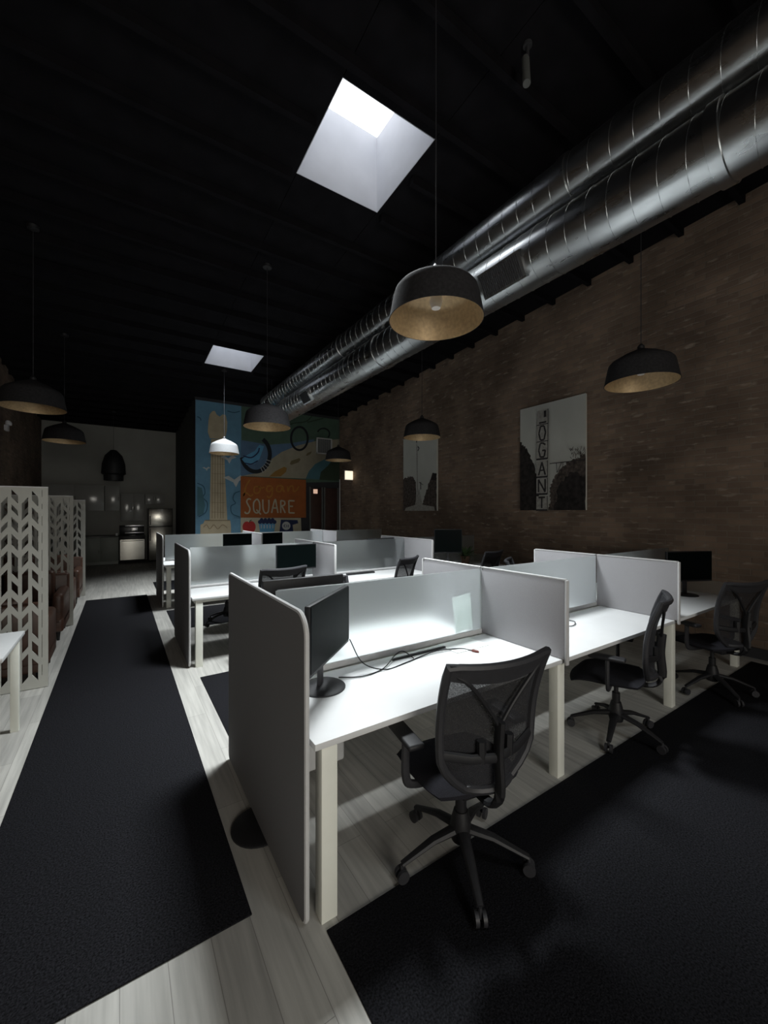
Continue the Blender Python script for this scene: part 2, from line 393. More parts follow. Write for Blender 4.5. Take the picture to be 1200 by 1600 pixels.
mp_([(875, 598), (885, 550), (930, 510), (960, 470), (1002, 480), (1002, 606)], 'bush')
mp_([(560, 580), (600, 545), (655, 517), (672, 525), (668, 548), (635, 577)], 'ochre')
mp_([(690, 500), (700, 480), (750, 463), (757, 472), (745, 490), (700, 506)], 'olive')
mp_([(790, 447), (800, 432), (828, 420), (822, 436), (800, 449)], 'olive')
cs([(640, 300), (700, 250), (790, 235), (830, 200)], 6, 'bush'); cs([(800, 240), (860, 225), (900, 215)], 6, 'bush')
mell(478, 440, 88, 108, 'black', a0=-60, a1=170, w=25)
for k in range(7):
    a = R(20+k*11); strip([(478+70*math.cos(a), 440+88*math.sin(a)+4), (478+104*math.cos(a), 440+128*math.sin(a))], 3, 'white') if k < 5 else None
mp_([(390, 470), (430, 440), (470, 420), (500, 380), (530, 390), (500, 470), (470, 500), (420, 505)], 'sky')
cs([(400, 450), (450, 460), (490, 430), (500, 400)], 8, 'navy'); cs([(410, 495), (450, 500), (490, 480)], 7, 'navy')
mell(750, 341, 52, 72, 'black', w=13, n=40, a1=361)
mell(900, 312, 38, 34, 'black', w=9, a0=-160, a1=40, n=24)
# monument on blue
mp_([(190, 340), (178, 300), (182, 230), (190, 190), (205, 172), (222, 168), (232, 190), (252, 205), (272, 190), (290, 195), (300, 240), (298, 290), (285, 345)], 'stone')
mp_([(198, 345), (280, 345), (285, 560), (300, 850), (190, 850), (195, 560)], 'stone')
mp_([(160, 850), (318, 850), (322, 880), (326, 2400), (130, 2400), (132, 880), (150, 872)], 'stone')
for x in (208, 224, 240, 256, 270): strip([(x, 430), (x+(x-240)*.12, 840)], 3.5, 'stoneline')
for y in (450, 500, 560, 620, 680, 740, 800): strip([(200, y), (284, y+2)], 2.2, 'stoneline')
cs([(150, 895), (170, 880), (190, 905), (215, 880), (240, 905), (270, 880), (300, 900)], 4, 'stoneline')
strip([(160, 852), (318, 852)], 4, 'stoneline')
for (x, y, s) in ((310, 470, 1.2), (350, 605, 1.7), (170, 530, .6)):
    mp_([(x-45*s, y-12*s), (x-25*s, y-18*s), (x-4*s, y-4*s), (x+18*s, y-20*s), (x+40*s, y-8*s), (x+14*s, y), (x+2*s, y+24*s), (x-8*s, y+6*s)], 'white')
for q in ([(112, 620), (150, 640), (160, 680), (148, 710), (175, 745), (165, 800), (120, 830)], [(378, 670), (345, 685), (335, 720), (350, 745), (322, 765), (330, 810), (378, 832)], [(112, 205), (130, 215), (135, 230)], [(300, 170), (340, 180), (378, 172)]):
    cs(q, 6, 'outline')
mp_([(112, 640), (140, 650), (150, 700), (160, 760), (150, 810), (112, 825)], 'teal')
# orange sign
mp_([(382, 577), (790, 600), (790, 835), (382, 835)], 'orange')
for q in ([(440, 600), (415, 640), (405, 690), (398, 700), (415, 680), (445, 700), (460, 688)],
          [(495, 640), (470, 645), (468, 678), (490, 682), (505, 660), (495, 640), (515, 650), (530, 645)],
          [(575, 638), (550, 640), (545, 665), (565, 672), (580, 645), (578, 690), (560, 710), (545, 700)],
          [(640, 635), (612, 640), (608, 668), (630, 672), (645, 640), (648, 668), (660, 668)],
          [(675, 640), (678, 672), (690, 642), (708, 640), (712, 670), (730, 665), (745, 640)]): cs(q, 9, 'logan')
for q in ([(447, 722), (430, 718), (420, 735), (430, 758), (440, 780), (432, 805), (415, 808), (408, 798)],
          [(478, 722), (463, 745), (465, 790), (482, 806), (500, 790), (500, 745), (488, 722), (478, 722)],
          [(520, 722), (522, 780), (535, 806), (552, 800), (558, 770), (558, 724)],
          [(575, 806), (585, 760), (598, 722), (606, 760), (615, 806)],
          [(632, 806), (632, 728)], [(632, 728), (655, 735), (655, 755), (634, 764)], [(640, 764), (660, 806)],
          [(684, 806), (682, 728)]): cs(q, 9, 'cream')
for q in ([(480, 785), (508, 815)], [(582, 775), (612, 775)], [(682, 729), (718, 731)], [(683, 764), (708, 765)], [(684, 805), (718, 806)]): strip(q, 9, 'cream')
mp_([(382, 835), (757, 837), (770, 2400), (382, 2400)], 'cream')
mell(420, 893, 27, 34, 'red'); mell(448, 893, 27, 36, 'red'); cs([(435, 868), (440, 855), (450, 850)], 5, 'bush')
mp_([(495, 872), (597, 872), (590, 925), (502, 925)], 'sky')
for x in (500, 522, 545, 568, 590): mell(x+2, 862, 13, 13, 'navy', n=14)
for x in (512, 535, 558, 580): mell(x, 848, 11, 11, 'navy', n=14)
for x in (510, 528, 546, 564, 582): strip([(x, 880), (x, 902)], 6, 'white')
mp_([(632, 848), (735, 850), (740, 870), (705, 880), (710, 928), (622, 928)], 'navy')
mell(665, 886, 26, 26, 'white'); cs([(660, 878), (650, 886), (660, 895)], 4, 'navy'); strip([(668, 878), (668, 895)], 4, 'navy'); strip([(678, 880), (678, 895)], 4, 'navy')
mo = obj('mural', mural_bm, mur_m, keep=1); tag(mo, 'painted wall mural with orange Logan SQUARE lettering, a monument and bicycle wheels', 'mural')

# doors below the mural, in the dark corner
def door(name, x0, x1):
    t = thing(name, ((x0+x1)/2, YM, 0)); t['kind'] = 'structure'; w_ = (x1-x0)/2
    b = nb(); box(b, -w_, w_, -.05, -.004, 0, 2.45, .004); obj('door_leaf', b, 'door_brown', t)
    b = nb(); box(b, -w_-.02, -w_+.03, -.075, -.05, 0, 2.48); box(b, w_-.03, w_+.02, -.075, -.05, 0, 2.48); obj('door_frame', b, 'grey_paint', t)
    b = nb(); cyl(b, (w_-.08, -.05, 1.0), (w_-.08, -.1, 1.0), .012); cyl(b, (w_-.08, -.1, 1.0), (w_-.2, -.1, 1.0), .01); obj('door_handle', b, 'steel', t)
door('door_1', 5.02, 5.45); door('door_2', 5.52, 6.02)
# vent grille on mural
x0, z1 = atY(493, 684, YM); x1, z0 = atY(517, 711, YM)
t = thing('vent_grille', ((x0+x1)/2, YM-.1, z0)); hw = (x1-x0)/2; hh = z1-z0
b = nb(); box(b, -hw, hw, 0, .05, 0, .03); box(b, -hw, hw, 0, .05, hh-.03, hh); box(b, -hw, -hw+.03, 0, .05, 0, hh); box(b, hw-.03, hw, 0, .05, 0, hh); box(b, -hw, hw, .04, .055, 0, hh); obj('frame', b, 'pale_trim', t)
b = nb()
for k in range(14): box(b, -hw+.03+k*(2*hw-.06)/14, -hw+.045+k*(2*hw-.06)/14, .012, .04, .03, hh-.03)
obj('slat', b, 'grey_paint', t); tag(t, 'square pale vent grille high on the mural, right of the bicycle wheels', 'vent')
# lit signs
sy, sz = atX(552, 743, XR)
t = thing('exit_sign', (XR-.15, sy, sz-.13)); b = nb(); box(b, -.13, .13, -.02, .02, 0, .26, .008); obj('lit_face', b, 'lit_white', t)
b = nb(); box(b, -.15, .15, .02, .05, -.02, .28, .008); cyl(b, (.13, .035, .13), (.15, .035, .13), .02); obj('housing', b, 'pale_trim', t)
tag(t, 'small lit square sign glowing warm white on the brick wall', 'sign')
sx, sz = atY(491, 768, YM)
t = thing('door_lamp', (sx, YM-.08, sz-.07)); b = nb(); box(b, -.07, .07, -.03, 0, 0, .14, .01); obj('lit_face', b, 'lit_pink', t)
b = nb(); box(b, -.08, .08, 0, .076, -.01, .15, .006); obj('housing', b, 'dark_paint', t)
tag(t, 'small pinkish lit lamp above the brown door beside the mural', 'lamp')
b = nb(); tube(b, [(XR-.06, YM-.14, .0), (XR-.06, YM-.14, 2.75)], .018); tag(obj('conduit_pipe', b, 'pale_trim'), 'thin pale vertical conduit pipe in the corner right of the mural', 'pipe')
# wall device on left brick wall
t = thing('wall_light', (XL, 11.6, 3.42)); b = nb(); box(b, 0, .06, -.09, .09, 0, .12, .01); obj('housing', b, 'pale_trim', t)
for s in (-.05, .05): b = nb(); lathe(b, [(0, 0), (.045, .01), (.05, .05), (.035, .09), (0, .1)], (.06, s, .12), 14); obj('lamp_head', b, 'white_laminate', t)
tag(t, 'small pale twin-head emergency light high on the left brick wall', 'light')

# ================================================================== CANVAS PRINTS
def canvas(name, y0, y1, z0, z1, label, design):
    t = thing(name, (XR, (y0+y1)/2, z0)); w_ = (y1-y0); h_ = z1-z0
    b = nb(); box(b, -.05, -.012, -w_/2, w_/2, 0, h_, .003); obj('stretched_canvas', b, 'canvas_edge', t)
    b = nb(); mats = ['canvas_sky', 'print_dark', 'print_mid', 'print_pale', 'print_ink']; L = [0]
    def poly(pts, mi):      # u: 0 left .. 1 right as seen (right = nearer camera, smaller y), v: 0 bottom .. 1 top
        L[0] += 1; X = -.0505-.0005*L[0]
        vs = [b.verts.new((X, w_/2-u*w_, v*h_)) for u, v in pts]; f = b.faces.new(vs); f.normal_update()
        if f.normal.x > 0: f.normal_flip()
        f.material_index = mi
    def line(pts, wd, mi):
        for (u0, v0), (u1, v1) in zip(pts, pts[1:]):
            du, dv = (u1-u0)*w_, (v1-v0)*h_; l = math.hypot(du, dv) or 1; nu, nv = -dv/l*wd/2/w_, du/l*wd/2/h_
            poly([(u0+nu, v0+nv), (u1+nu, v1+nv), (u1-nu, v1-nv), (u0-nu, v0-nv)], mi)
    design(poly, line); obj('print', b, mats, t, keep=1); tag(t, label, 'picture', 'canvas prints on the brick wall')
rr = random.Random(3)
def jag(pts, n, a):
    out = []
    for (u0, v0), (u1, v1) in zip(pts, pts[1:]):
        for k in range(n):
            t_ = k/n; out.append((min(1, max(0, u0+(u1-u0)*t_+rr.uniform(-a, a))), min(1, max(0, v0+(v1-v0)*t_+rr.uniform(-a, a)))))
    out.append(pts[-1]); return out
def d1(poly, line):
    poly([(0, 0), (1, 0), (1, 1), (0, 1)], 0)
    poly([(0, 0), (.34, 0)]+jag([(.34, 0), (.31, .25), (.24, .42), (.16, .55), (.08, .62), (0, .68)], 7, .012), 1)
    poly([(.46, 0), (1, 0)]+jag([(1, .0), (1, .50), (.9, .45), (.78, .44), (.66, .38), (.55, .30), (.48, .2), (.5, .1), (.46, .0)], 7, .016), 2)
    poly([(.55, 0), (1, 0)]+jag([(1, .02), (1, .3), (.8, .33), (.62, .22), (.55, 0)], 7, .02), 1)
    for k in range(40):
        u = rr.uniform(.8, 1); v = rr.uniform(.44, .54); line([(u, v), (min(1, u+rr.uniform(-.03, .03)), v+.02)], .008, 2)
    line([(.5, .43), (1, .43)], .014, 4); line([(.6, .43), (.61, .34)], .01, 4); line([(.61, .34), (.68, .43)], .01, 4); line([(.7, .43), (.7, .38)], .01, 4)
    cells = [('L', .82, .93), ('O', .66, .79), ('G', .50, .63), ('A', .33, .45), ('N', .17, .29), ('T', .02, .12)]
    for ch, v0, v1 in cells:
        poly([(.30, v0-.01), (.47, v0-.01), (.47, v1+.012), (.30, v1+.012)], 3)
        line([(.295, v0-.018), (.475, v0-.018)], .03, 4); line([(.475, v0-.02), (.475, v1+.012)], .012, 4)
        a, c, m = .335, .44, (v0+v1)/2; W = .03
        if ch == 'L': line([(a, v1), (a, v0), (c, v0)], W, 3); line([(.43, v1), (.43, v1-.06)], .05, 4); line([(a, v0+.004), (c+.01, v0+.004)], W, 4)
        if ch == 'O': line([(a, m), (.36, v1), (.415, v1), (c, m), (.415, v0), (.36, v0), (a, m)], W, 4)
        if ch == 'G': line([(c, v1-.02), (.40, v1), (.36, v1), (a, m), (.36, v0), (.42, v0), (c, m-.005), (.39, m-.005)], W, 4)
        if ch == 'A': line([(a, v0), (.388, v1), (c, v0)], W, 4); line([(.355, m-.015), (.42, m-.015)], W*.8, 4)
        if ch == 'N': line([(a, v0), (a, v1), (c, v0), (c, v1)], W, 4)
        if ch == 'T': line([(a, v1), (c, v1)], W, 4); line([(.388, v1), (.388, v0)], W, 4)
def d2(poly, line):
    poly([(0, 0), (1, 0), (1, 1), (0, 1)], 0)
    poly([(0, 0), (.42, .0)]+jag([(.42, .05), (.40, .4), (.3, .46), (.15, .47), (0, .44)], 7, .015), 2)
    poly([(.6, .0), (1, .0)]+jag([(1, .02), (1, .42), (.9, .48), (.8, .38), (.68, .22), (.6, .1)], 7, .015), 2)
    poly([(.83, .4), (.98, .38), (1, .47), (.88, .48)], 1)
    line([(.445, .16), (.425, .93)], .028, 3); line([(.41, .93), (.44, .93)], .05, 4); line([(.46, .86), (.5, .83), (.46, .80)], .03, 4); line([(.455, .2), (.44, .88)], .01, 4)
    poly([(.05, 0), (.95, 0), (.93, .05), (.6, .08), (.54, .22), (.5, .3), (.42, .22), (.38, .08), (.08, .04)], 3)
    line([(.55, .28), (.55, .38)], .03, 4); line([(.5, .38), (.62, .34)], .015, 4)
canvas('canvas_print', 3.45, 4.67, 1.71, 3.53, 'large canvas print of a vertical LOGAN sign between dark trees', d1)
canvas('canvas_print', 6.95, 8.24, 1.71, 3.53, 'canvas print of a monument column, partly behind a hanging pendant', d2)

# ================================================================== DUCTS
def duct(zcen, xcen, r, y0, y1, label, grilles, collars, rods):
    t = thing('air_duct', (xcen, y0, zcen)); L = y1-y0
    b = nb(); n = 48; A = []
    prof = [(0, 0), (r, 0), (r, L), (0, L)]
    tube(b, [(0, L*i/30, 0) for i in range(31)], r, n)
    # spiral lock seam
    pitch = .17 if r > .2 else .15; turns = L/pitch; N = int(turns*20); pts = []
    for i in range(N+1):
        a = 2*math.pi*i/20; pts.append((math.cos(a)*(r+.001), L*i/N, math.sin(a)*(r+.001)))
    tube(b, pts, .0045, 5, up=(0, 1, 0))
    obj('duct_pipe', b, 'galvanised', t)
    for yc in collars:
        b = nb(); tube(b, [(0, yc-y0-.04, 0), (0, yc-y0-.036, 0), (0, yc-y0+.036, 0), (0, yc-y0+.04, 0)], [r+.004, r+.014, r+.014, r+.004], n); obj('duct_collar', b, 'galvanised', t)
    for (ya, yb) in grilles:
        b = nb(); a = R(210); u = Vector((math.cos(a), 0, math.sin(a))); v = Vector((-math.sin(a), 0, math.cos(a)))
        def P(q, s, y): p = u*q+v*s; return (p.x, y-y0, p.z)
        h_ = .12
        prism(b, [P(r*.85, -h_, ya), P(r*1.07, -h_, ya), P(r*1.07, h_, ya), P(r*.85, h_, ya)], (0, yb-ya, 0)); g = obj('register_box', b, 'galvanised', t)
        b = nb(); k = ya+.03
        while k < yb-.03:
            prism(b, [P(r*1.05, -h_+.02, k), P(r*1.10, -h_+.02, k), P(r*1.10, h_-.02, k), P(r*1.05, h_-.02, k)], (0, .008, 0)); k += .022
        obj('register_louvre', b, 'grey_plastic', g)
    for yy in rods:
        b = nb()
        for q in (-1, 1): cyl(b, (q*(r+.012), yy-y0, -.05), (q*(r+.012), yy-y0, zc(yy)-zcen-.002), .005, 6)
        tube(b, [((r+.012)*math.cos(a), yy-y0, -.05+(r+.0)*math.sin(a)) for a in [math.pi+math.pi*i/16 for i in range(17)]], .006, 6, up=(0, 1, 0)); obj('hanger_rod', b, 'dark_paint', t)
    tag(t, label, 'duct', 'round metal ducts under the ceiling')
duct(4.09, 3.30, .245, -3.6, 9.3, 'lower round spiral metal duct carrying the air grilles', [(2.35, 2.85), (7.3, 7.7)], [.95, 5.0], [])
duct(4.57, 3.30, .205, -3.6, 10.6, 'upper round spiral metal duct directly under the ceiling', [], [2.0, 6.2], [-2.2, 9.6])
# small pale tube on the ceiling
t = thing('ceiling_spotlight', (2.68, 2.0, zc(2.0)-.10)); b = nb(); lathe(b, [(0, .1), (.035, .1), (.035, .08), (0, .08)], seg=14); cyl(b, (0, 0, .1), (0, 0, -.05), .012); obj('mount', b, 'dark_paint', t)
b = nb(); cyl(b, (.0, .02, .0), (-.05, -.03, -.27), .03); obj('spot_head', b, 'grey_paint', t); tag(t, 'small dim grey spotlight tube on the black ceiling', 'light')

# ================================================================== PENDANTS
def mk_pendant(outer='shade_outside', rr_=.32, hgt=.30, top=.17):
    def f():
        t = thing('pendant_lamp'); s = rr_/.32
        # steep sided dome : rim radius, slightly tapering drum, then cone cap
        po = [(rr_, 0), (rr_*.985, .02), (rr_*.90, hgt*.50), (rr_*.87, hgt*.60), (rr_*.80, hgt*.68), (rr_*.50, hgt*.85), (rr_*.2, hgt*.98), (.03, hgt*1.03)]
        b = nb(); lathe(b, po, seg=48)
        pi_ = [(.028, hgt*1.0), (rr_*.18, hgt*.955), (rr_*.48, hgt*.83), (rr_*.78, hgt*.66), (rr_*.85, hgt*.58), (rr_*.97, .02), (rr_*.985, 0)]
        lathe(b, pi_, seg=48, mi=1)
        lathe(b, [(rr_*.985, 0), (rr_, 0)], seg=48, mi=0)
        bmesh.ops.remove_doubles(b, verts=b.verts, dist=1e-5)
        obj('lamp_shade', b, [outer, 'shade_inside'], t)
        b = nb(); lathe(b, [(0, hgt*.62), (.03, hgt*.62), (.032, hgt*1.1), (.012, hgt*1.18), (0, hgt*1.18)], seg=20); obj('socket', b, 'black_plastic', t)
        b = nb(); lathe(b, [(0, hgt*.62-.13), (.03, hgt*.62-.12), (.045, hgt*.62-.075), (.038, hgt*.62-.03), (.018, hgt*.62), (0, hgt*.62)], seg=20); obj('bulb', b, 'bulb_glass', t)
        return t
    return f
def cord(t, L, ztop_):
    b = nb(); cyl(b, (0, 0, L), (0, 0, ztop_), .004, 6); obj('cord', b, 'grey_plastic', t)
    b = nb(); lathe(b, [(0, ztop_-.04), (.06, ztop_-.035), (.065, ztop_), (0, ztop_)], seg=20); obj('ceiling_rose', b, 'black_plastic', t)
pend = [(1.82, 2.10, 3.00, 'large black pendant lamp with brown inside, over the front desk row', 'd'),
        (4.32, 1.90, 2.96, 'dark pendant lamp above and right of the LOGAN print', 'd'),
        (1.74, 5.62, 2.88, 'dark pendant lamp in front of the mural wheels, over the middle desk row', 'd'),
        (4.40, 5.45, 2.98, 'dark pendant lamp hanging just over the monument print', 'd'),
        (2.00, 9.66, 3.02, 'pendant lamp lit white from above, in front of the mural monument', 'p'),
        (4.52, 8.88, 2.96, 'small dark pendant lamp at the right end of the mural', 'd'),
        (-.87, 6.35, 2.93, 'dark pendant lamp with brown rim, nearer of the two at the left', 'd'),
        (-.85, 9.40, 2.98, 'dark pendant lamp, farther of the two at the left', 'd')]
for x, y, z, lb, k in pend:
    t = inst('pend_'+k, mk_pendant('shade_outside' if k == 'd' else 'shade_skylit', rr_=.325, hgt=.33), lb, 'pendant lamp', 'pendant lamps', (x, y, z))
    for c_ in [c_ for c_ in t.children if c_.name.startswith(('cord', 'ceiling_rose'))]: bpy.data.objects.remove(c_)
    cord(t, .37, zc(y)-z-.005)
t = thing('kitchen_pendant', (-.15, 14.4, 2.62)); b = nb()
lathe(b, [(.0, .92), (.08, .90), (.22, .74), (.29, .5), (.31, .2), (.25, .16), (.25, 0), (.23, 0), (.23, .15), (.28, .22), (.26, .5), (.2, .72), (0, .86)], seg=28); obj('lamp_shade', b, 'black_plastic', t)
cord(t, .9, zc(14.4)-2.62-.005); tag(t, 'tall bell-shaped black pendant lamp in front of the kitchen wall', 'pendant lamp')

# ================================================================== DESK ROWS
B = [.70, 2.335, 3.98, 5.625]; W = 1.645; DT = .75; DEP = .665
ROWS = [1.48, 4.70, 7.92]
def mk_desk(kind):
    lo = -.05 if kind == 'left' else .008; hi = W+.05 if kind == 'right' else W-.008
    def f():      # local: x 0..W, y 0 (front) .. DEP (middle of row)
        t = thing('desk')
        b = nb(); box(b, lo, hi, 0, DEP-.02, DT-.028, DT, .003); obj('desktop', b, 'white_laminate', t)
        for x in {'left': [.02], 'mid': [0], 'right': [0, W-.02]}[kind]:
            b = nb(); box(b, x-.036, x+.036, .012, .076, 0, DT-.03, .003); obj('leg', b, 'cream_metal', t)
        b = nb(); box(b, .036, W-.036, .12, .16, DT-.075, DT-.029); box(b, -.02, .02, .076, DEP-.02, DT-.07, DT-.03); box(b, .036, W-.036, DEP-.08, DEP-.04, DT-.075, DT-.029); obj('frame_beam', b, 'cream_metal', t)
        b = nb(); box(b, .3, W-.3, DEP-.26, DEP-.09, DT-.14, DT-.135); box(b, .3, W-.3, DEP-.26, DEP-.255, DT-.14, DT-.08); obj('cable_tray', b, 'grey_plastic', t)
        return t
    return f
RN = ['front desk row', 'middle desk row', 'farthest desk row']
BN = ['left end', 'middle', 'right end']
def mk_glass():
    t = thing('glass_screen'); b = nb(); box(b, .016, W-.016, -.005, .005, DT+.03, 1.245, .001); obj('glass_pane', b, 'frosted_glass', t)
    b = nb(); box(b, .016, W-.016, -.014, .014, DT, DT+.032, .003); obj('base_rail', b, 'pale_trim', t)
    return t
def mk_div():
    t = thing('divider_panel'); b = nb(); box(b, -.012, .012, -.70, -.008, DT+.002, 1.25, .004); obj('felt_board', b, 'pale_felt', t)
    b = nb(); box(b, -.015, .015, -.715, -.70, DT-.03, 1.252, .004); box(b, -.015, .015, -.70, -.008, 1.25, 1.258); obj('edge_trim', b, 'pale_trim', t)
    return t
def mk_end():
    t = thing('end_panel'); b = nb(); r = .09; h = 1.262; y0, y1 = 0, 1.33
    def rc(y, z, a0, rad, n=8): return [(0, y+rad*math.cos(R(a0+90*i/n)), z+rad*math.sin(R(a0+90*i/n))) for i in range(n+1)]
    pts = rc(y0+.035, .035+.02, 180, .035)+rc(y1-.03, .05, 270, .03)+rc(y1-.03, h-.03, 0, .03)+rc(y0+r, h-r, 90, r)
    prism(b, [(-.006, p[1], p[2]) for p in pts], (.022, 0, 0)); obj('felt_board', b, 'grey_felt', t)
    b = nb(); cen = [(.0055, p[1], p[2]) for p in pts]; tube(b, cen, .011, 8, closed=True, sx=1, sy=1, up=(1, 0, 0)); obj('edge_trim', b, 'pale_trim', t)
    return t
def mk_foot():
    t = thing('panel_foot'); b = nb(); lathe(b, [(0, 0), (.15, 0), (.15, .008), (.14, .014), (.02, .018), (.02, .02), (0, .02)], seg=32); obj('foot_disc', b, 'black_plastic', t); return t
for r_, Y0 in enumerate(ROWS):
    mid = Y0+.68
    for i in range(3):
        kd = ['left', 'mid', 'right']
        inst('desk'+kd[i], mk_desk(kd[i]), 'white desk, near side, %s of the %s' % (BN[i], RN[r_]), 'desk', 'white bench desks', (B[i], Y0, 0))
        inst('desk'+kd[2-i], mk_desk(kd[2-i]), 'white desk, far side, %s of the %s' % (BN[i], RN[r_]), 'desk', 'white bench desks', (B[i+1], Y0+1.36, 0), math.pi)
        inst('glass', mk_glass, 'frosted glass screen along the %s of the %s' % (BN[i], RN[r_]), 'screen', 'frosted glass desk screens', (B[i], mid, 0))
    for i in (1, 2):
        inst('div', mk_div, 'pale grey divider panel, %s on the near side of the %s' % (['', 'left one', 'right one'][i], RN[r_]), 'divider', 'pale divider panels', (B[i], mid, 0))
        inst('div', mk_div, 'pale grey divider panel, %s on the far side of the %s' % (['', 'left one', 'right one'][i], RN[r_]), 'divider', 'pale divider panels', (B[i], mid, 0), math.pi)
    inst('end', mk_end, 'tall dark grey felt panel closing the left end of the %s' % RN[r_], 'panel', 'grey felt end panels', (.622, Y0+.03, 0))
    b = nb(); box(b, -.005, .005, -.62, .62, DT+.002, .90, .001); o = obj('low_glass_screen', b, 'frosted_glass'); o.location = (5.6, mid, 0)
    tag(o, 'low frosted glass strip on the brick wall end of the %s' % RN[r_], 'screen', 'low glass end screens')
t = inst('foot', mk_foot, 'black round foot disc under the nearest tall felt panel', 'foot', None, (.63, 2.15, 0))

# ================================================================== CHAIRS
def mk_chair():
    t = thing('office_chair')
    # star base
    b = nb(); lathe(b, [(0, .10), (.045, .10), (.055, .14), (.045, .20), (.034, .24), (0, .24)], seg=20)
    for k in range(5):
        a = R(22+72*k+12); d = Vector((math.cos(a), math.sin(a), 0))
        P = [d*.03+Vector((0, 0, .155)), d*.15+Vector((0, 0, .135)), d*.31+Vector((0, 0, .075))]
        tube(b, P, [.03, .024, .016], 8, sx=1, sy=.62)
    base = obj('star_base', b, 'black_plastic', t)
    for k in range(5):
        a = R(22+72*k+12); d = Vector((math.cos(a), math.sin(a), 0)); q = d*.31; s = Vector((-d.y, d.x, 0))
        b = nb()
        for sg in (-1, 1): cyl(b, q+s*.008*sg+Vector((0, 0, .029)), q+s*.024*sg+Vector((0, 0, .029)), .028, 16)
        cyl(b, q+Vector((0, 0, .03)), q+Vector((0, 0, .075)), .008, 8)
        obj('caster', b, 'grey_plastic', base)
    b = nb(); cyl(b, (0, 0, .20), (0, 0, .31), .027, 16); cyl(b, (0, 0, .27), (0, 0, .40), .016, 14); obj('gas_column', b, 'black_plastic', t)
    b = nb(); box(b, -.08, .08, -.14, .10, .385, .425, .012); cyl(b, (.08, .02, .40), (.2, .02, .40), .006, 8); obj('tilt_mechanism', b, 'black_plastic', t)
    # seat cushion : rounded waterfall pad
    b = nb(); N, M_ = 16, 16; top = []; bot = []
    for i in range(N+1):
        rt, rb = [], []
        for j in range(M_+1):
            u, v = -1+2*i/N, -1+2*j/M_
            # squircle mapping
            x = u*math.sqrt(1-.28*v*v)*.255; y = v*math.sqrt(1-.28*u*u)*.25+.06; e = max(abs(u), abs(v))
            fall = -.05*max(0, v)**3
            rt.append(b.verts.new((x, y, .485+fall-.03*e**6-.012*(1-u*u)*(1-v*v)))); rb.append(b.verts.new((x*.94, y, .425+fall*.8+.012*e**6)))
        top.append(rt); bot.append(rb)
    for i in range(N):
        for j in range(M_):
            b.faces.new([top[i][j], top[i+1][j], top[i+1][j+1], top[i][j+1]]); b.faces.new([bot[i][j], bot[i][j+1], bot[i+1][j+1], bot[i+1][j]])
    def side(q, w2):
        for a, c, d, e in zip(q, q[1:], w2, w2[1:]): b.faces.new([a, d, e, c])
    side(top[0], bot[0]); side(top[-1], bot[-1]); side([r[0] for r in top], [r[0] for r in bot]); side([r[-1] for r in top], [r[-1] for r in bot])
    obj('seat', b, 'seat_fabric', t)
    # back surface
    def S(u, v):
        hw = .235+.018*v-.115*max(0, 1-v/.28)**1.8; z = .50+.55*v
        y = -.235-.13*v+.05*math.sin(v*math.pi*.9)*(1 if v < .6 else 1)+.045*u*u - .015*math.cos(v*3)
        return Vector((u*hw, y, z+.012*u*u*v))
    b = nb(); N = 14; g = [[b.verts.new(S(-.95+1.9*i/N, .03+.93*j/N)+Vector((0, .006, 0))) for j in range(N+1)] for i in range(N+1)]
    for i in range(N):
        for j in range(N): b.faces.new([g[i][j], g[i+1][j], g[i+1][j+1], g[i][j+1]])
    obj('mesh_back', b, 'chair_mesh', t)
    b = nb(); P = []
    for i in range(9): P.append(S(-1+i/4, 0))
    for j in range(1, 12): P.append(S(1, j/12))
    for i in range(13): P.append(S(1-i/6, 1))
    for j in range(11, 0, -1): P.append(S(-1, j/12))
    tube(b, P, .019, 8, closed=True, sx=1, sy=1, up=(0, 1, 0))
    # broad top band
    N = 14; f1 = [b.verts.new(S(-1+2*i/N, 1.0)+Vector((0, -.012, .012))) for i in range(N+1)]; f2 = [b.verts.new(S(-1+2*i/N, .90-.035*(1-(-1+2*i/N)**2))+Vector((0, -.014, 0))) for i in range(N+1)]
    k1 = [b.verts.new(v.co+Vector((0, .016, 0))) for v in f1]; k2 = [b.verts.new(v.co+Vector((0, .016, 0))) for v in f2]
    for i in range(N):
        for q in ((f1, f2), (f2, k2), (k2, k1), (k1, f1)): b.faces.new([q[0][i], q[0][i+1], q[1][i+1], q[1][i]])
    for i in (0, N): b.faces.new([f1[i], f2[i], k2[i], k1[i]])
    obj('back_frame', b, 'grey_plastic', t)
    # spine : Y-shaped support and lumbar bar
    b = nb(); o_ = Vector((0, -.03, 0))
    tube(b, catmull([Vector((0, -.08, .41)), Vector((0, -.23, .42)), Vector((0, -.285, .50)), S(0, .3)+o_, S(0, .55)+o_], 4), .022, 8, sx=1.3, sy=.7)
    for s in (-1, 1): tube(b, catmull([S(0, .5)+o_, S(.25*s, .66)+o_*.8, S(.62*s, .86)+o_*.5, S(.93*s, .95)], 4), .009, 8)
    tube(b, [S(-1, .3), S(-.5, .27)+o_*.5, S(0, .26)+o_, S(.5, .27)+o_*.5, S(1, .3)], .012, 8, sy=1.8)
    for s in (-1, 1): tube(b, [S(.3*s, .24)+o_*.4, S(.3*s, .40)+o_*.4], .02, 6)
    obj('back_spine', b, 'black_plastic', t)
    for s in (-1, 1):
        b = nb(); tube(b, catmull([(s*.10, .02, .41), (s*.24, .02, .415), (s*.285, .02, .46), (s*.285, .02, .635)], 5), .014, 8, sx=1.0, sy=1.5); p = obj('armrest', b, 'grey_plastic', t)
        b = nb(); box(b, s*.285-.04, s*.285+.04, -.09, .14, .635, .662, .011, seg=3); obj('arm_pad', b, 'black_plastic', p)
    return t
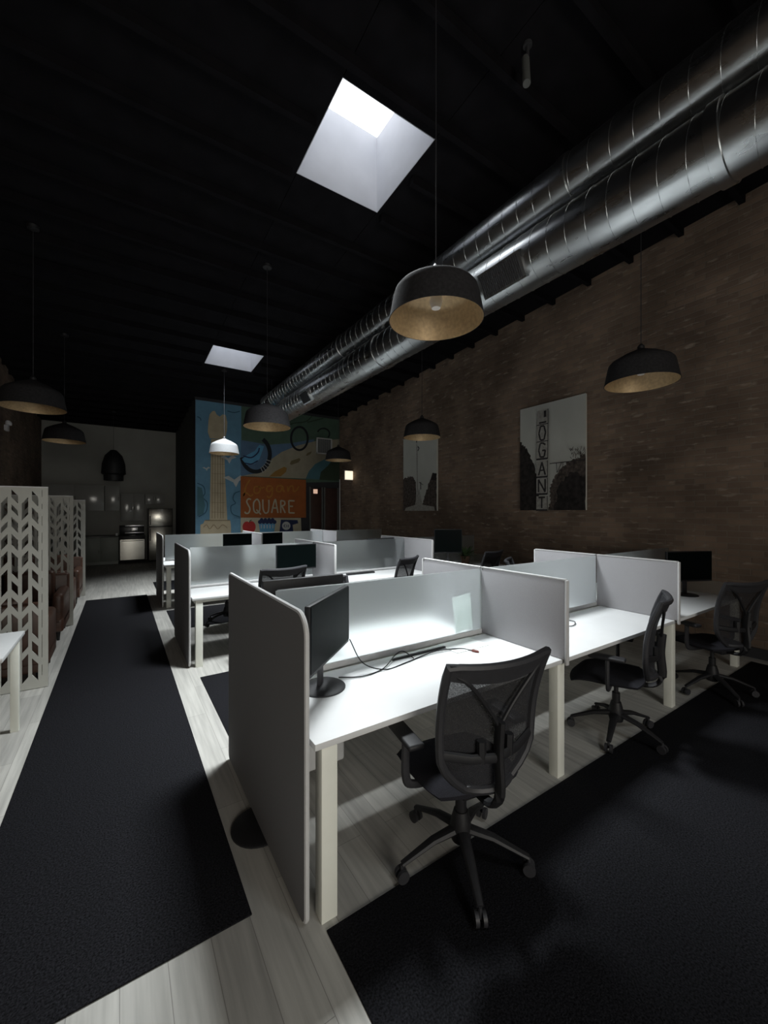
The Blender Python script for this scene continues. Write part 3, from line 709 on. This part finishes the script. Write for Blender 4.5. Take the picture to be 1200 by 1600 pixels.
ch = [(1.37, 1.40, -10, 'nearest black mesh office chair, at the front row left desk'),
      (3.13, 1.55, 20, 'black mesh office chair turned side-on at the middle desk of the front row'),
      (4.62, 1.42, -18, 'rightmost black office chair, in shadow near the brick wall'),
      (1.50, 3.10, 172, 'black office chair behind the front row left desk, wheels seen under it'),
      (4.30, 3.12, 215, 'black office chair whose back tip shows over the front row divider'),
      (1.47, 4.50, 4, 'black mesh office chair at the left desk of the middle row'),
      (3.10, 4.52, 26, 'black mesh office chair at the middle desk of the middle row'),
      (4.78, 4.50, 12, 'dark office chair at the right end of the middle row by the brick wall'),
      (1.35, 6.35, 165, 'black office chair behind the middle row left desk, wheels seen under it')]
for x, y, a, lb in ch: inst('chair', mk_chair, lb, 'chair', 'black mesh office chairs', (x, y, .009), R(a))

# ================================================================== MONITORS
def mk_monitor(w_=.56, h_=.335, zb=.16):
    def f():
        t = thing('monitor')
        b = nb(); box(b, -w_/2, w_/2, -.012, .018, zb, zb+h_, .006); box(b, -w_*.36, w_*.36, .018, .045, zb+.05, zb+h_-.06, .012); obj('screen_housing', b, 'black_plastic', t)
        b = nb(); box(b, -w_/2+.008, w_/2-.008, -.0145, -.012, zb+.018, zb+h_-.008); obj('display', b, 'screen_black', t)
        b = nb(); box(b, -.025, .025, .045, .065, .01, zb+h_*.55, .006); obj('stand_neck', b, 'grey_plastic', t)
        b = nb(); lathe(b, [(0, 0), (.12, 0), (.12, .006), (.11, .012), (.02, .018), (0, .018)], (0, .04, 0), 32); obj('stand_base', b, 'black_plastic', t)
        return t
    return f
mons = [(.925, 1.915, 43, 'n', 'large dark monitor turned sideways beside the nearest tall felt panel'),
        (1.03, 2.52, 178, 'n', 'black monitor seen from behind over the nearest tall felt panel'),
        (1.98, 5.12, 0, 'n', 'black monitor on the left desk of the middle row facing the camera'),
        (3.64, 5.60, 184, 'n', 'dark monitor blurred behind the frosted glass of the middle row, right of centre'),
        (4.60, 5.00, -40, 't', 'black monitor on a taller stand at the brick wall end of the middle row'),
        (5.27, 1.83, -26, 'n', 'black monitor at the right end of the front row before the brick wall'),
        (1.98, 8.33, 0, 'n', 'black monitor on the left desk of the farthest row below the monument'),
        (2.66, 8.33, 16, 'n', 'black monitor on the middle desk of the farthest row below the red apple')]
for x, y, a, k, lb in mons: inst('mon'+k, mk_monitor() if k == 'n' else mk_monitor(.46, .40, .24), lb, 'monitor', 'black monitors', (x, y, DT), R(a))

# ================================================================== CABLES AND DESK THINGS
def cable(pts, label, name='cable', plug=None, r=.0035, sub=8):
    b = nb(); P = catmull([(x, y, DT+z) for x, y, z in pts], sub); tube(b, P, r, 6)
    c = obj(name, b, 'cable_black')
    if plug:
        e = P[-1]; d = (P[-1]-P[-3]).normalized(); b = nb(); tube(b, [e, e+d*.012, e+d*.035, e+d*.05], [.006, .011, .011, .006], 8); obj('plug', b, 'plug_red', c)
    tag(c, label, 'cable', 'black desk cables')
cable([(1.10, 2.02, .20), (1.17, 1.99, .06), (1.30, 1.95, .006), (1.46, 1.97, .005), (1.60, 2.00, .005), (1.75, 2.01, .012), (1.92, 1.97, .006), (1.96, 1.90, .006)], 'black cable ending in a reddish plug on the nearest desk', plug=1)
cable([(1.02, 2.00, .006), (1.14, 1.94, .006), (1.3, 1.97, .006), (1.45, 2.06, .03), (1.52, 2.07, .035), (1.55, 2.0, .005)], 'thin black cable looping from the round monitor base toward the glass')
b = nb(); box(b, 1.42, 1.86, 2.045, 2.062, DT+.001, DT+.012, .002); tag(obj('power_strip', b, 'black_plastic'), 'long thin black cable bar lying along the nearest desk before the frosted glass', 'cable bar')
cable([(2.62, 1.75, .006), (2.72, 1.9, .03), (2.84, 2.0, .07), (2.98, 1.98, .07), (3.0, 1.88, .02), (2.86, 1.80, .006), (2.72, 1.84, .006), (2.66, 1.97, .03), (2.78, 2.05, .05), (2.95, 1.92, .02), (3.06, 1.86, .006), (3.17, 1.90, .012), (3.2, 1.98, .006)], 'black cable coiled loosely on the middle desk of the front row', plug=1)
cable([(2.55, 1.98, .006), (2.66, 1.93, .02), (2.80, 1.9, .03), (2.88, 1.95, .02), (2.80, 2.02, .006), (2.62, 2.03, .006)], 'flat black cable bundle against the glass on the middle desk of the front row', r=.006)
cable([(2.02, 5.14, .1), (2.12, 5.0, .02), (2.2, 4.95, .006), (2.26, 4.90, .006)], 'black cable running right from the middle row monitor')
b = nb(); box(b, 2.78, 3.25, 5.16, 5.22, DT+.001, DT+.025, .004); tag(obj('power_strip', b, 'black_plastic'), 'long black cable bar on the middle desk of the middle row', 'cable bar')
b = nb(); box(b, -.09, .09, 0, .003, 0, .26); o = obj('white_card_stand', b, 'thin_paper'); o.location = (2.17, 2.185, DT+.03); o.rotation_euler = (R(-2), R(-6), 0)
o.location.z += .01; tag(o, 'upright white card glowing through the nearest frosted glass screen', 'card')
b = nb(); box(b, -.15, .15, -.1, .1, 0, .003); o = obj('paper_sheet', b, 'paper_white'); o.location = (2.0, 2.02, DT+.001); tag(o, 'white paper sheet lying against the frosted glass on the nearest desk', 'paper')
# pedestal
t = thing('drawer_pedestal', (1.03, 2.32, 0)); b = nb(); box(b, -.2, .2, 0, .48, .06, .60, .02, seg=4); obj('body', b, 'white_laminate', t)
for k in range(3):
    b = nb(); box(b, -.19, .19, .482, .498, .08+k*.17, .24+k*.17, .004); d = obj('drawer', b, 'white_laminate', t)
    b = nb(); box(b, -.06, .06, .498, .51, .2+k*.17, .21+k*.17, .002); obj('handle', b, 'steel', d)
for x in (-.15, .15):
    for y in (.05, .43): b = nb(); cyl(b, (x-.012, y, .028), (x+.012, y, .028), .027, 14); cyl(b, (x, y, .03), (x, y, .062), .008, 8); obj('caster', b, 'black_plastic', t)
tag(t, 'white rounded drawer pedestal on casters under the nearest desk row', 'drawer unit')
# plant by the brick wall
t = thing('potted_plant', (5.12, 5.12, DT)); b = nb(); lathe(b, [(0, 0), (.06, 0), (.085, .13), (.09, .15), (.078, .15), (.07, .12), (0, .12)], seg=24); obj('pot', b, 'terracotta', t)
b = nb(); rp = random.Random(5)
for k in range(46):
    a = rp.uniform(0, 6.28); ln = rp.uniform(.16, .36); el = rp.uniform(.5, 1.35); d = Vector((math.cos(a)*math.cos(el), math.sin(a)*math.cos(el), math.sin(el))); s = d.cross(Vector((0, 0, 1))).normalized()
    p0 = Vector((0, 0, .12)); pts = [p0+d*ln*q+Vector((0, 0, -.10*q*q)) for q in (0, .35, .7, 1)]; wd = [.004, .02, .022, .002]
    L = [(b.verts.new(p-s*w2), b.verts.new(p+Vector((0, 0, -.004))), b.verts.new(p+s*w2)) for p, w2 in zip(pts, wd)]
    for A, C in zip(L, L[1:]): b.faces.new([A[0], A[1], C[1], C[0]]); b.faces.new([A[1], A[2], C[2], C[1]])
obj('foliage', b, 'leaf', t); tag(t, 'dark leafy potted plant on a desk against the brick wall', 'plant')

# ================================================================== LEFT SIDE
def mk_lattice():
    t = thing('lattice_screen'); H_ = 1.91; Wd = 1.38
    b = nb(); cw, gw, th = .046, .026, .02; z0, z1 = .0, H_
    x = 0; rnd = random.Random(11); mg = .042
    def bar(a, c): box(b, a, c, -th/2, th/2, z0+.005, z1)
    bar(-mg, 0); k = 0; slants = [-1, -1, 1, -1, 1, 1, -1, 1, -1, -1, 1, -1, 1, -1, 1, -1, -1, 1, -1]
    lens = [.17, .085, .085, .20, .10, .09, .05, .16, .10, .22]
    while x > -Wd+mg:
        xa, xb = x-cw, x; s = slants[k % len(slants)]*.03; z = .08+rnd.uniform(0, .03); prev = None
        def para(za0, za1, lo, hi):   # solid between lower and upper sloped edges
            prism(b, [(xa, -th/2, max(z0+.005, lo-za0)), (xb, -th/2, max(z0+.005, lo+za0)), (xb, -th/2, min(z1, hi+za1)), (xa, -th/2, min(z1, hi-za1))], (0, th, 0))
        low = z0+.005; sl = 0; i = rnd.randrange(10)
        while z < z1-.10:
            ln = lens[i % 10]; i += 1
            if z+ln > z1-.05: ln = z1-.05-z
            if ln > .03:
                para(sl, s, low, z); low = z+ln; sl = s
            z += ln+.04+abs(s)*.9
        para(sl, 0, low, z1); x -= cw; 
        bar(x-gw, x); x -= gw; k += 1
    bar(x-mg, x); obj('cut_out_board', b, 'screen_white', t)
    b = nb(); box(b, x-mg, 0, -.014, .014, z1, z1+.012, .002); obj('top_rail', b, 'pale_trim', t)
    b = nb(); cyl(b, (-.38, 0, z1+.01), (-.38, 0, z1+.04), .006, 8); obj('top_pin', b, 'pale_trim', t)
    return t
for Y, lb in ((5.0, 'white cut-out lattice screen nearest the camera at the left edge'), (7.5, 'white cut-out lattice screen, second back along the aisle'), (10.0, 'white cut-out lattice screen, farthest back along the aisle')):
    inst('lattice', mk_lattice, lb, 'screen', 'white lattice screens', (-.575, Y, 0))
def mk_sofa():   # faces +y, back at y=0 ; x 0..-1.4
    t = thing('sofa'); b = nb(); box(b, -1.36, 0, .0, .78, .12, .30, .03, seg=3); obj('base', b, 'leather', t)
    for k in (0, 1):
        b = nb(); x = -.14-.54*k; box(b, x-.53, x, .2, .80, .30, .45, .045, seg=4); obj('seat_cushion', b, 'leather', t)
    for k in (0, 1):
        b = nb(); x = -.14-.54*k; box(b, x-.53, x, .06, .24, .42, .86, .05, seg=4); obj('back_cushion', b, 'leather', t)
    b = nb(); box(b, -1.36, 0, -.02, .10, .2, .80, .03, seg=3); obj('backrest', b, 'leather', t)
    for x in (0, -1.24): b = nb(); box(b, x-.12, x, .02, .78, .2, .62, .045, seg=4); obj('arm', b, 'leather', t)
    for x in (-.06, -1.3):
        for y in (.06, .7): b = nb(); tube(b, [(x, y, .0), (x, y, .13)], [.015, .025], 10); obj('leg', b, 'black_plastic', t)
    return t
for x, Y, a, lb in ((-.60, 5.07, 0, 'brown leather sofa directly behind the nearest lattice screen'), (-1.97, 7.42, math.pi, 'brown leather sofa backing onto the second lattice screen'),
                    (-.60, 7.57, 0, 'brown leather sofa just behind the second lattice screen'), (-1.97, 9.92, math.pi, 'brown leather sofa backing onto the farthest lattice screen')):
    inst('sofa', mk_sofa, lb, 'sofa', 'brown leather sofas', (x, Y, 0), a)
t = thing('side_table', (-.62, 3.45, 0)); b = nb(); box(b, -1.35, 0, 0, .72, DT-.028, DT, .003); obj('tabletop', b, 'white_laminate', t)
for x in (-.05, -1.3):
    for y in (.05, .67): b = nb(); box(b, x-.025, x+.025, y-.025, y+.025, 0, DT-.029, .003); obj('leg', b, 'cream_metal', t)
tag(t, 'white table whose corner shows at the left edge before the lattice screen', 'table')

# ================================================================== KITCHEN
YFk = 15.5
def kx(x, Y=YFk): return atY(x, 800, Y)[0]
def cabinet(name, x0, x1, z0, z1, y0, y1, nd, m, label, cat, grp=None, toe=False):
    t = thing(name, ((x0+x1)/2, y0, z0)); w_ = (x1-x0)/2; h_ = z1-z0
    b = nb(); box(b, -w_, w_, .02, y1-y0, (.1 if toe else 0), h_, .003)
    if toe: box(b, -w_, w_, .08, y1-y0, 0, .1)
    obj('body', b, m, t)
    for k in range(nd):
        a = -w_+.004+k*2*w_/nd; c = a+2*w_/nd-.008; b = nb(); box(b, a, c, 0, .019, (.11 if toe else .004), h_-.004, .002); d = obj('door', b, m, t)
        b = nb(); hx = c-.03 if k % 2 == 0 else a+.03; cyl(b, (hx, -.03, h_*.4), (hx, -.03, h_*.4+.12), .005, 8); cyl(b, (hx, -.03, h_*.4+.01), (hx, 0, h_*.4+.01), .004, 6); cyl(b, (hx, -.03, h_*.4+.11), (hx, 0, h_*.4+.11), .004, 6); obj('handle', b, 'steel', d)
    tag(t, label, cat, grp); return t
cabinet('base_cabinet', -2.0, -1.02, 0, .87, YFk, YK-.01, 2, 'cabinet_dark', 'dark base cabinet at the left end of the kitchen, behind the lattice screens', 'cabinet', 'kitchen base cabinets', True)
cabinet('base_cabinet', -1.01, -.03, 0, .87, YFk, YK-.01, 2, 'cabinet_dark', 'dark base cabinet immediately left of the steel oven', 'cabinet', 'kitchen base cabinets', True)
b = nb(); box(b, -2.02, -.02, YFk-.02, YK, .872, .91, .004); tag(obj('worktop', b, 'counter_dark'), 'black kitchen worktop over the dark base cabinets', 'worktop')
t = cabinet('wall_cabinet', kx(189, 16.0), kx(226, 16.0), 1.38, 2.3, 16.02, YK-.01, 2, 'cabinet_gloss', 'glossy grey wall cabinet with two doors above the stove', 'cabinet', 'kitchen wall cabinets')
cabinet('wall_cabinet', kx(226.5, 16.0), kx(257, 16.0), 1.95, 2.3, 16.02, YK-.01, 2, 'cabinet_gloss', 'low glossy grey wall cabinet over the refrigerator', 'cabinet', 'kitchen wall cabinets')
cabinet('wall_cabinet', kx(164, 16.0), kx(187, 16.0), 1.72, 2.55, 16.02, YK-.01, 1, 'cabinet_gloss', 'tall glossy wall cabinet left of the stove, catching pale window light', 'cabinet', 'kitchen wall cabinets')
cabinet('wall_cabinet', -2.0, kx(163, 16.0), 1.72, 2.55, 16.02, YK-.01, 2, 'cabinet_gloss', 'wall cabinet at the left end of the kitchen wall', 'cabinet', 'kitchen wall cabinets')
# stove
t = thing('stove', (.35, YFk-.05, 0)); b = nb(); box(b, -.36, .36, .03, .85, .03, .90, .004); obj('body', b, 'counter_dark', t)
b = nb(); n = 12
for k in range(n):
    u0, u1 = -1+2*k/n, -1+2*(k+1)/n; prism(b, [(u0*.34, .03, .12), (u1*.34, .03, .12), (u1*.34, -.012*(1-u1*u1)+.0, .12), (u0*.34, -.012*(1-u0*u0)+.0, .12)], (0, 0, .66))
d = obj('oven_door', b, 'steel', t)
b = nb(); cyl(b, (-.3, -.04, .74), (.3, -.04, .74), .01, 10); cyl(b, (-.28, -.04, .74), (-.28, 0, .74), .008, 8); cyl(b, (.28, -.04, .74), (.28, 0, .74), .008, 8); obj('handle', b, 'bright_steel', d)
b = nb(); box(b, -.36, .36, .80, .85, .9, 1.22, .004); obj('backguard', b, 'counter_dark', t)
b = nb(); box(b, -.2, .36, .77, .80, 1.19, 1.23, .003); box(b, -.2, .36, .77, .80, .95, .98, .003); box(b, -.03, .17, .785, .80, 1.02, 1.15, .003); obj('control_panel', b, 'bright_steel', t)
b = nb()
for x in (-.18, .18):
    for y in (.22, .6): lathe(b, [(0, .905), (.09, .905), (.09, .915), (.06, .915), (0, .912)], (x, y, 0), 20)
obj('burner', b, 'black_plastic', t)
tag(t, 'stainless steel oven with a dark hob in the kitchen', 'oven')
# refrigerator
t = thing('refrigerator', (1.16, 15.42, 0)); b = nb(); box(b, -.36, .36, .05, .85, .02, 1.80, .006); obj('body', b, 'counter_dark', t)
for z0_, z1_ in ((.06, 1.18), (1.2, 1.79)):
    b = nb(); box(b, -.35, .35, 0, .049, z0_, z1_, .012); d = obj('door', b, 'steel', t)
    b = nb(); zz = (z1_-.45, z1_-.05) if z0_ < .5 else (z0_+.05, z0_+.35); cyl(b, (-.31, -.045, zz[0]), (-.31, -.045, zz[1]), .01, 10)
    for q in zz: cyl(b, (-.31, -.045, q), (-.31, 0, q), .008, 8)
    obj('handle', b, 'counter_dark', d)
tag(t, 'tall stainless steel refrigerator beside the oven', 'refrigerator')
b = nb(); box(b, -.11, -.05, 15.6, 15.66, .912, .99, .01); tag(obj('mug', b, 'paper_white'), 'small white cup on the worktop corner beside the oven', 'cup')
